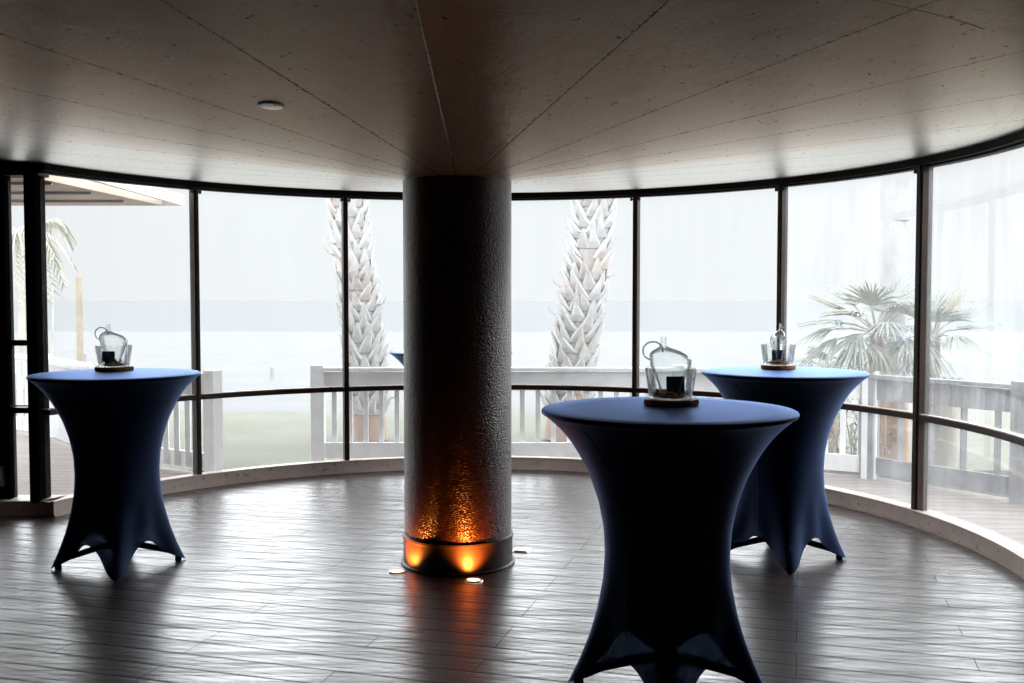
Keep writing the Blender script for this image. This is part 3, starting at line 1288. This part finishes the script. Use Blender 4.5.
def fan_palm(loc, h, leaves, label, seed, size=.45, dry=.25, width=.012, stem=True):
    rnd = random.Random(seed)
    t = thing('fan_palm', label, 'palm plant', loc)
    if stem:
        bm = B()
        tube(bm, [(0, 0, 0), (.02, 0, h * .5), (0, 0, h)], [.10, .08, .06], 12)
        obj('stem', bm, M['trunk_brown'], t, smooth=50)
    g, dd, st = B(), B(), B()
    for (az, el, L, dp) in leaves:
        dr = Vector((cos(R(az)) * cos(R(el)), sin(R(az)) * cos(R(el)), sin(R(el))))
        base = Vector((0, 0, h))
        tip = base + dr * L
        tube(st, [base, base + dr * L * .6 + Vector((0, 0, .02)), tip], [.012, .009, .007], 6)
        fan_leaf(dd if rnd.random() < dry or el < -20 else g, tip, dr + Vector((0, 0, -.15)), size * rnd.uniform(.85, 1.1), 20, rnd.uniform(110, 160), dp, rnd, width)
    obj('stalks', st, M['frond_dry'], t)
    obj('leaves', g, M['frond'], t)
    if len(dd.verts):
        obj('dry_leaves', dd, M['frond_dry'], t)
    else:
        dd.free()
    return t


fp = at_y(874, 470, 9.15)
rnd = random.Random(4)
lv = [(170, 35, .34, .1), (140, 50, .32, .1), (190, 15, .36, .2), (215, 30, .3, .3), (235, 55, .3, .2), (265, 15, .34, .5), (290, 40, .3, .3),
      (320, 10, .3, .6), (345, 40, .3, .2), (20, 60, .32, .1), (60, 40, .3, .3), (100, 65, .3, .1), (250, -25, .26, .7), (200, -30, .28, .7),
      (290, -30, .26, .7), (330, -35, .26, .7), (225, -5, .34, .6), (305, -10, .32, .6), (180, -10, .36, .5), (160, 5, .36, .4)]
hz = at_y(868, 335, 9.15).z - GZ
fan_palm((fp.x, fp.y, GZ), hz + .02, lv, 'large greyish fan palm outside, left of the right thick mullion', 21, .36, .35)
fp2 = at_y(930, 470, 8.9)
hz2 = at_y(930, 338, 8.9).z - GZ
lv = [(10, 40, .22, .0), (0, 62, .24, .0), (350, 20, .22, .1), (100, 75, .2, .1), (180, 50, .22, .2), (200, 20, .25, .3), (260, 45, .2, .3), (300, 5, .2, .5), (230, -20, .2, .7), (160, 0, .2, .5)]
fan_palm((fp2.x, fp2.y, GZ), hz2, lv, 'fan palm with stiff upright blades outside the far right window', 33, .36, .2)
fp3 = at_y(828, 470, 10.2)
hz3 = at_y(828, 372, 10.2).z - GZ
fan_palm((fp3.x, fp3.y, GZ), hz3, [(170, 30, .2, .5), (120, 60, .2, .4), (40, 40, .2, .5), (250, 30, .2, .6), (350, 20, .2, .6), (200, 60, .15, .4)],
         'small drooping fan palm outside, right of the right table', 35, .26, .3)
fp4 = at_y(797, 470, 11.5)
hz4 = at_y(797, 372, 11.5).z - GZ
fan_palm((fp4.x, fp4.y, GZ), hz4, [(180, 50, .12, .7), (90, 75, .12, .6), (10, 45, .14, .9), (260, 40, .12, .7)],
         'smallest drooping fan palm outside, behind the glassware on the right table', 39, .26, .3)

# scraggly shrub below the fan palms
sp = at_y(852, 480, 9.0)
t = thing('shrub', 'thin twiggy shrub outside behind the lower right windowpane', 'shrub', (sp.x, sp.y, GZ))
bm = B()
bl = B()
rnd = random.Random(8)
for k in range(26):
    x0 = rnd.uniform(-.30, .34)
    y0 = rnd.uniform(-.15, .15)
    a = rnd.uniform(-.5, .5)
    hgt_ = rnd.uniform(.45, .85)
    pts = [Vector((x0 + a * f * .4 + .03 * sin(5 * f + k), y0 + .1 * f * rnd.uniform(-1, 1), hgt_ * f)) for f in (0, .35, .7, 1)]
    tube(bm, pts, [.009, .007, .005, .003], 5)
    for q in range(9):
        f = rnd.uniform(.2, 1)
        p = pts[0].lerp(pts[-1], f)
        dr = Vector((rnd.uniform(-1, 1), rnd.uniform(-1, 1), rnd.uniform(-.2, .9))).normalized()
        sd = dr.cross(Vector((0, 0, 1))).normalized() * .014
        e = p + dr * .07
        mid = p + dr * .035
        vs = [bl.verts.new(p), bl.verts.new(mid + sd), bl.verts.new(e), bl.verts.new(mid - sd)]
        vs2 = bl.verts.new(mid + Vector((0, 0, .006)))
        for i in range(4):
            bl.faces.new((vs[i], vs[(i + 1) % 4], vs2))
obj('twigs', bm, M['frond_dry'], t)
obj('leaves', bl, M['frond'], t)

# planter by the right railing
pp = at_y(945, 470, 8.35)
t = thing('planter', 'pale tapered planter with a small green plant outside by the right railing', 'planter', (pp.x, pp.y, -.02))
zt_ = at_y(945, 384, 8.35).z + .02
bm = B()
lathe(bm, [(.085, 0), (.09, .05), (.115, zt_ - .04), (.128, zt_ - .035), (.128, zt_), (.110, zt_), (.105, zt_ - .03), (0, zt_ - .03)], 32)
obj('pot', bm, M['pot'], t, smooth=40)
bm = B()
rnd = random.Random(2)
for k in range(26):
    a = rnd.uniform(0, 2 * pi)
    r = rnd.uniform(.01, .08)
    p = Vector((r * cos(a), r * sin(a), zt_ - .03))
    fan_leaf(bm, p, (cos(a) * .6, sin(a) * .6, 1), .13, 4, 60, .2, rnd, .012)
obj('plant', bm, M['frond'], t)

# far posts on the beach
for px, y0, y1, Y, lab in ((272, 388, 366, 19.0, 'thin dark post standing on the beach left of the column'),
                           (84.5, 372, 352, 17.2, 'short pale stake on the beach behind the left glassware')):
    p = at_y(px, y0, Y)
    top = at_y(px, y1, Y).z
    bm = B()
    g0 = GZ - p.z * 0
    lathe(bm, [(.035, 0), (.035, top - GZ - .02), (.0, top - GZ)], 10)
    tag(obj('beach_post', bm, M['rail_grey'], loc=(p.x, Y, GZ), smooth=40), lab, 'post')

# distant feather palms at far left


def feather_palm(px, pyb, pyt, Y, crown_r, label, seed, tr=.11, n=16, mat='tan_trunk'):
    rnd = random.Random(seed)
    b = at_y(px, 360, Y)
    h = at_y(px, pyt, Y).z - GZ
    t = thing('feather_palm', label, 'palm tree', (b.x, Y, GZ))
    bm = B()
    tube(bm, [(0, 0, 0), (.05, 0, h * .5), (0, 0, h)], [tr * 1.2, tr, tr * .85], 14)
    obj('trunk', bm, M[mat], t, smooth=50)
    bm = B()
    for k in range(n):
        az = 2 * pi * k / n + rnd.uniform(-.2, .2)
        el = rnd.uniform(-.3, .9)
        L = crown_r * rnd.uniform(.8, 1.1)
        dr = Vector((cos(az), sin(az), 0))
        pts = []
        for i in range(9):
            f = i / 8
            pts.append(Vector((0, 0, h)) + dr * L * f * (1 - .15 * f) + Vector((0, 0, L * (sin(el) * f - 1.05 * f * f))))
        tube(bm, pts, [.02 * (1 - .8 * i / 8) for i in range(9)], 4)
        sd = Vector((-dr.y, dr.x, 0))
        for i in range(1, 9):
            for q in (-1, 1):
                for s_ in (0, .5):
                    p = pts[i - 1].lerp(pts[i], s_)
                    e = p + (sd * q * .8 + dr * .35 + Vector((0, 0, -.75))).normalized() * L * .30
                    w_ = dr * .02
                    a_ = [bm.verts.new(p - w_), bm.verts.new(p + w_), bm.verts.new(e), bm.verts.new((p + e) / 2 + sd * .012)]
                    bm.faces.new((a_[0], a_[1], a_[3]))
                    bm.faces.new((a_[1], a_[2], a_[3]))
                    bm.faces.new((a_[2], a_[0], a_[3]))
    obj('fronds', bm, M['frond_far'], t)
    return t


feather_palm(52, 350, 222, 21, .62, 'distant feathery palm in the pane just right of the corner post', 41, .02, 14, 'frond_far')
feather_palm(20, 350, 232, 17, 1.0, 'distant yellowish palm seen through the narrow pane far left', 43, .05, 18, 'frond_far')
p = at_y(80, 340, 16.5)
top = at_y(80, 276, 16.5).z
bm = B()
lathe(bm, [(.055, 0), (.05, top - GZ - .03), (.03, top - GZ)], 14)
tag(obj('beach_post', bm, M['tan_trunk'], loc=(p.x, 16.5, GZ), smooth=40), 'tall tan wooden post outside, above the far left table', 'post')

# porch roof outside, upper left
ya = 9.55
zr = at_y(160, 205.5, ya).z
ce = at_y(180, 206, ya)
cn = Vector((ce.x + .55, 7.45, 0))
t = thing('porch_roof', 'flat tan porch roof over the deck outside the upper left windows', 'roof', (-7.9, 7.2, zr))


def rel(x, y, z=0):
    return (x + 7.9, y - 7.2, z)


def slab(pts, z0, z1):
    bm = B()
    a = [bm.verts.new((p[0], p[1], z0)) for p in pts]
    b = [bm.verts.new((p[0], p[1], z1)) for p in pts]
    bm.faces.new(a)
    bm.faces.new(b[::-1])
    for i in range(len(a)):
        j = (i + 1) % len(a)
        bm.faces.new((a[i], b[i], b[j], a[j]))
    return bm


g1 = .38
obj('soffit', slab([rel(-7.9, 7.2), rel(ce.x - g1 + .05, 7.2), rel(ce.x - .16, ya), rel(-7.9, ya)], .0, .14), M['soffit'], t)
bm = B()
bar(bm, rel(ce.x + .02, 7.2, .05), rel(ce.x + .02, ya, .05), .035, .10)
obj('side_fascia', bm, M['white_trim'], t)
bm = B()
bar(bm, rel(-7.9, ya, .06), rel(ce.x + .03, ya, .06), .03, .12)
obj('front_fascia', bm, M['brown_trim'], t)
for yy_ in (7.6, 8.3, 9.0):
    bm = B()
    bar(bm, rel(-7.9, yy_, -.012), rel(ce.x - .32, yy_, -.012), .02, .024)
    obj('batten', bm, M['brown_trim'], t)
# its post stands on the deck
bm = B()
box(bm, .05, .17, 2.2, 2.32, -zr - .02, 0)
obj('post', bm, M['rail_white'], t)

# ------------------------------------------------------------------ sky
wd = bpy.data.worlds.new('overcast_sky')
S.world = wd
wd.use_nodes = True
nt = wd.node_tree
nt.nodes.clear()
tc = nt.nodes.new('ShaderNodeTexCoord')
sp_ = nt.nodes.new('ShaderNodeSeparateXYZ')
nt.links.new(tc.outputs['Generated'], sp_.inputs[0])
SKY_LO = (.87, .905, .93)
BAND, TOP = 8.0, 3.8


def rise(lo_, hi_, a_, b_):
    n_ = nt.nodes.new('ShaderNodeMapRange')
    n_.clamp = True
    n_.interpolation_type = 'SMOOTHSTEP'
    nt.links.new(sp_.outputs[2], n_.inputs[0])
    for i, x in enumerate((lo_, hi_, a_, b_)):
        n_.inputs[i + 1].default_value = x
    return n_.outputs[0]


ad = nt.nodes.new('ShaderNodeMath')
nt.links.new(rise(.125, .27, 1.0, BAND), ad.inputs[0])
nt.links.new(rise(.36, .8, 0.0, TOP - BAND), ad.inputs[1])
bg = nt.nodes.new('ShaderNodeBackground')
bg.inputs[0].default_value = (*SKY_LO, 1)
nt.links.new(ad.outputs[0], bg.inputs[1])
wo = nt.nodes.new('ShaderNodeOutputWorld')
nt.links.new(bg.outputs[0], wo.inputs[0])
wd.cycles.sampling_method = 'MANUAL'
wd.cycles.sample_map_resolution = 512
